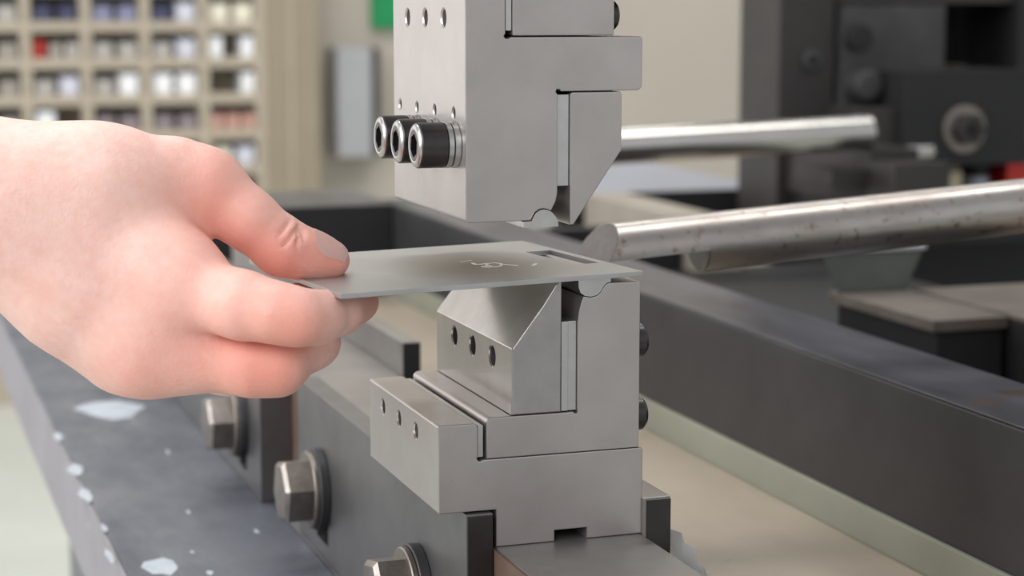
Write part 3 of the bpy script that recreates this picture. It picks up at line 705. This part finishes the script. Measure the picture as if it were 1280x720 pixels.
# ------------------------------------------------------------------ parts cabinet with bins, wall boxes
YC = 2600
XD = [-82, 17, 108, 199, 290, 381, 472]
ZS = [250, 194, 138, 105 - 21 + 20, 0]
pitch = 56.8; z_top = 107.0
zs = [z_top + pitch * 3 - pitch * k for k in range(11)]
t = thing('parts_cabinet', 'beige pigeonhole cabinet of small parts bins on back wall', 'cabinet', (240, 2640, -480))
for x in XD + [-173, -264]:
    finish('divider', box(x - 8, x + 8, YC, YC + 185, -480, zs[0] + 60, 1), M['cabinet'], t, smooth=0)
for z in zs + [zs[0] + 57]:
    finish('shelf', box(-272, 480, YC + 1, YC + 79, z - 8.5, z + 8.5, 1), M['cabinet'], t, smooth=0)
finish('back_panel', box(-272, 480, YC + 80, YC + 90, -480, zs[0] + 66, 1), M['cabinet'], t, smooth=0)
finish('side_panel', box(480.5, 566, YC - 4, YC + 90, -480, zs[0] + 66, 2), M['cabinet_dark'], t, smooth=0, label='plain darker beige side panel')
finish('plinth', box(-272, 480, YC + 1, YC + 79, -480, zs[-1] - 9, 1), M['cabinet'], t, smooth=0)
for x in (520,):
    finish('groove', box(x - 3, x + 3, YC - 6, YC - 4, -450, zs[0] + 60, .4), M['cabinet'], t, smooth=0)
ROWN = ['top visible row', 'second row', 'third row', 'fourth row', 'fifth row']
COLN = ['leftmost column', 'second column from left', 'middle column', 'fourth column', 'right-hand column']
SIDE = {1: ['only bin'], 2: ['left bin', 'right bin'], 3: ['left bin', 'middle bin', 'right bin']}
ROWS = [[['pale', 'pale'], ['navy', 'navy'], ['lilac', 'lilac'], ['navy', 'ice'], ['cream', 'cream']],
        [['grey', 'grey'], ['red', 'grey', 'pale'], ['pale', 'pale'], ['pale', 'ice'], ['white', None, 'white']],
        [['grey', 'grey'], ['pale', 'ice'], ['pale', 'white'], ['white', 'white'], [None, None, 'white']],
        [['grey', 'grey'], ['white', None], ['mauve', 'mauve'], ['mauve', 'mauve'], ['pink', 'pink', 'pink']],
        [[], [], [], ['mauve', 'grey'], ['cream', 'ice']]]
def bin_mesh(w, h, dpt, m):
    # open-fronted tub: sloped front lip, walls with thickness
    b = bmesh.new(); x0, x1 = -w / 2, w / 2; hf = h * .86
    def ring(i, zb):
        return [b.verts.new((x0 + i, i, zb)), b.verts.new((x1 - i, i, zb)), b.verts.new((x1 - i, dpt - i, zb)), b.verts.new((x0 + i, dpt - i, zb))]
    o0 = ring(0, 0); o1 = [b.verts.new((x0, -3, hf)), b.verts.new((x1, -3, hf)), b.verts.new((x1, dpt, h)), b.verts.new((x0, dpt, h))]
    i1 = [b.verts.new((x0 + 2, -1, hf)), b.verts.new((x1 - 2, -1, hf)), b.verts.new((x1 - 2, dpt - 2, h)), b.verts.new((x0 + 2, dpt - 2, h))]
    i0 = ring(2, 2)
    b.faces.new(o0[::-1])
    for k in range(4):
        j = (k + 1) % 4
        b.faces.new((o0[k], o0[j], o1[j], o1[k])); b.faces.new((o1[k], o1[j], i1[j], i1[k])); b.faces.new((i1[k], i1[j], i0[j], i0[k]))
    b.faces.new(i0)
    bmesh.ops.transform(b, matrix=Matrix.Scale(S, 4), verts=b.verts); bmesh.ops.recalc_face_normals(b, faces=b.faces)
    me = bpy.data.meshes.new('parts_bin'); b.to_mesh(me); b.free(); me.materials.append(m); return me
mesh_cache = {}
for r, row in enumerate(ROWS):
    for c_, cell in enumerate(row):
        xl, xr = XD[c_ + 1] + 8, XD[c_ + 2] - 8
        n = len(cell)
        for k, kind in enumerate(cell):
            if kind is None: continue
            w = (xr - xl) / n - (10 if n < 3 else 6); hh = {'white': 36, 'red': 32, 'ice': 32, 'cream': 31}.get(kind, 27)
            key = (round(w), hh, kind)
            if key not in mesh_cache: mesh_cache[key] = bin_mesh(w, hh, 62, M['bin_' + kind])
            o = bpy.data.objects.new('parts_bin', mesh_cache[key]); C.objects.link(o)
            o.location = (S * (xl + (xr - xl) * (k + .5) / n), S * (YC + 8), S * (zs[3 + r] + 8.6))
            tag(o, '%s parts bin, %s, %s of the cabinet, %s' % (BIN[kind][1], SIDE[n][k], COLN[c_], ROWN[r]), 'bin', 'parts bins in the cabinet')
# grey box and green sign on the wall
t = thing('wall_box', 'grey metal box on the cream wall left of punch', 'box', (640, 2690, -108))
finish('box_body', box(602, 662, 2630, 2692, -108, 72, 3), M['panel_grey'], t)
finish('hinge_strip', box(662, 676, 2635, 2692, -108, 72, 2), M['machine_grey'], t, label='dark edge strip')
t = thing('green_sign', 'green panel on wall at top beside the punch', 'sign', (710, 2690, 102))
finish('panel', box(676, 745, 2677, 2692, 102, 330, 2), M['green'], t)
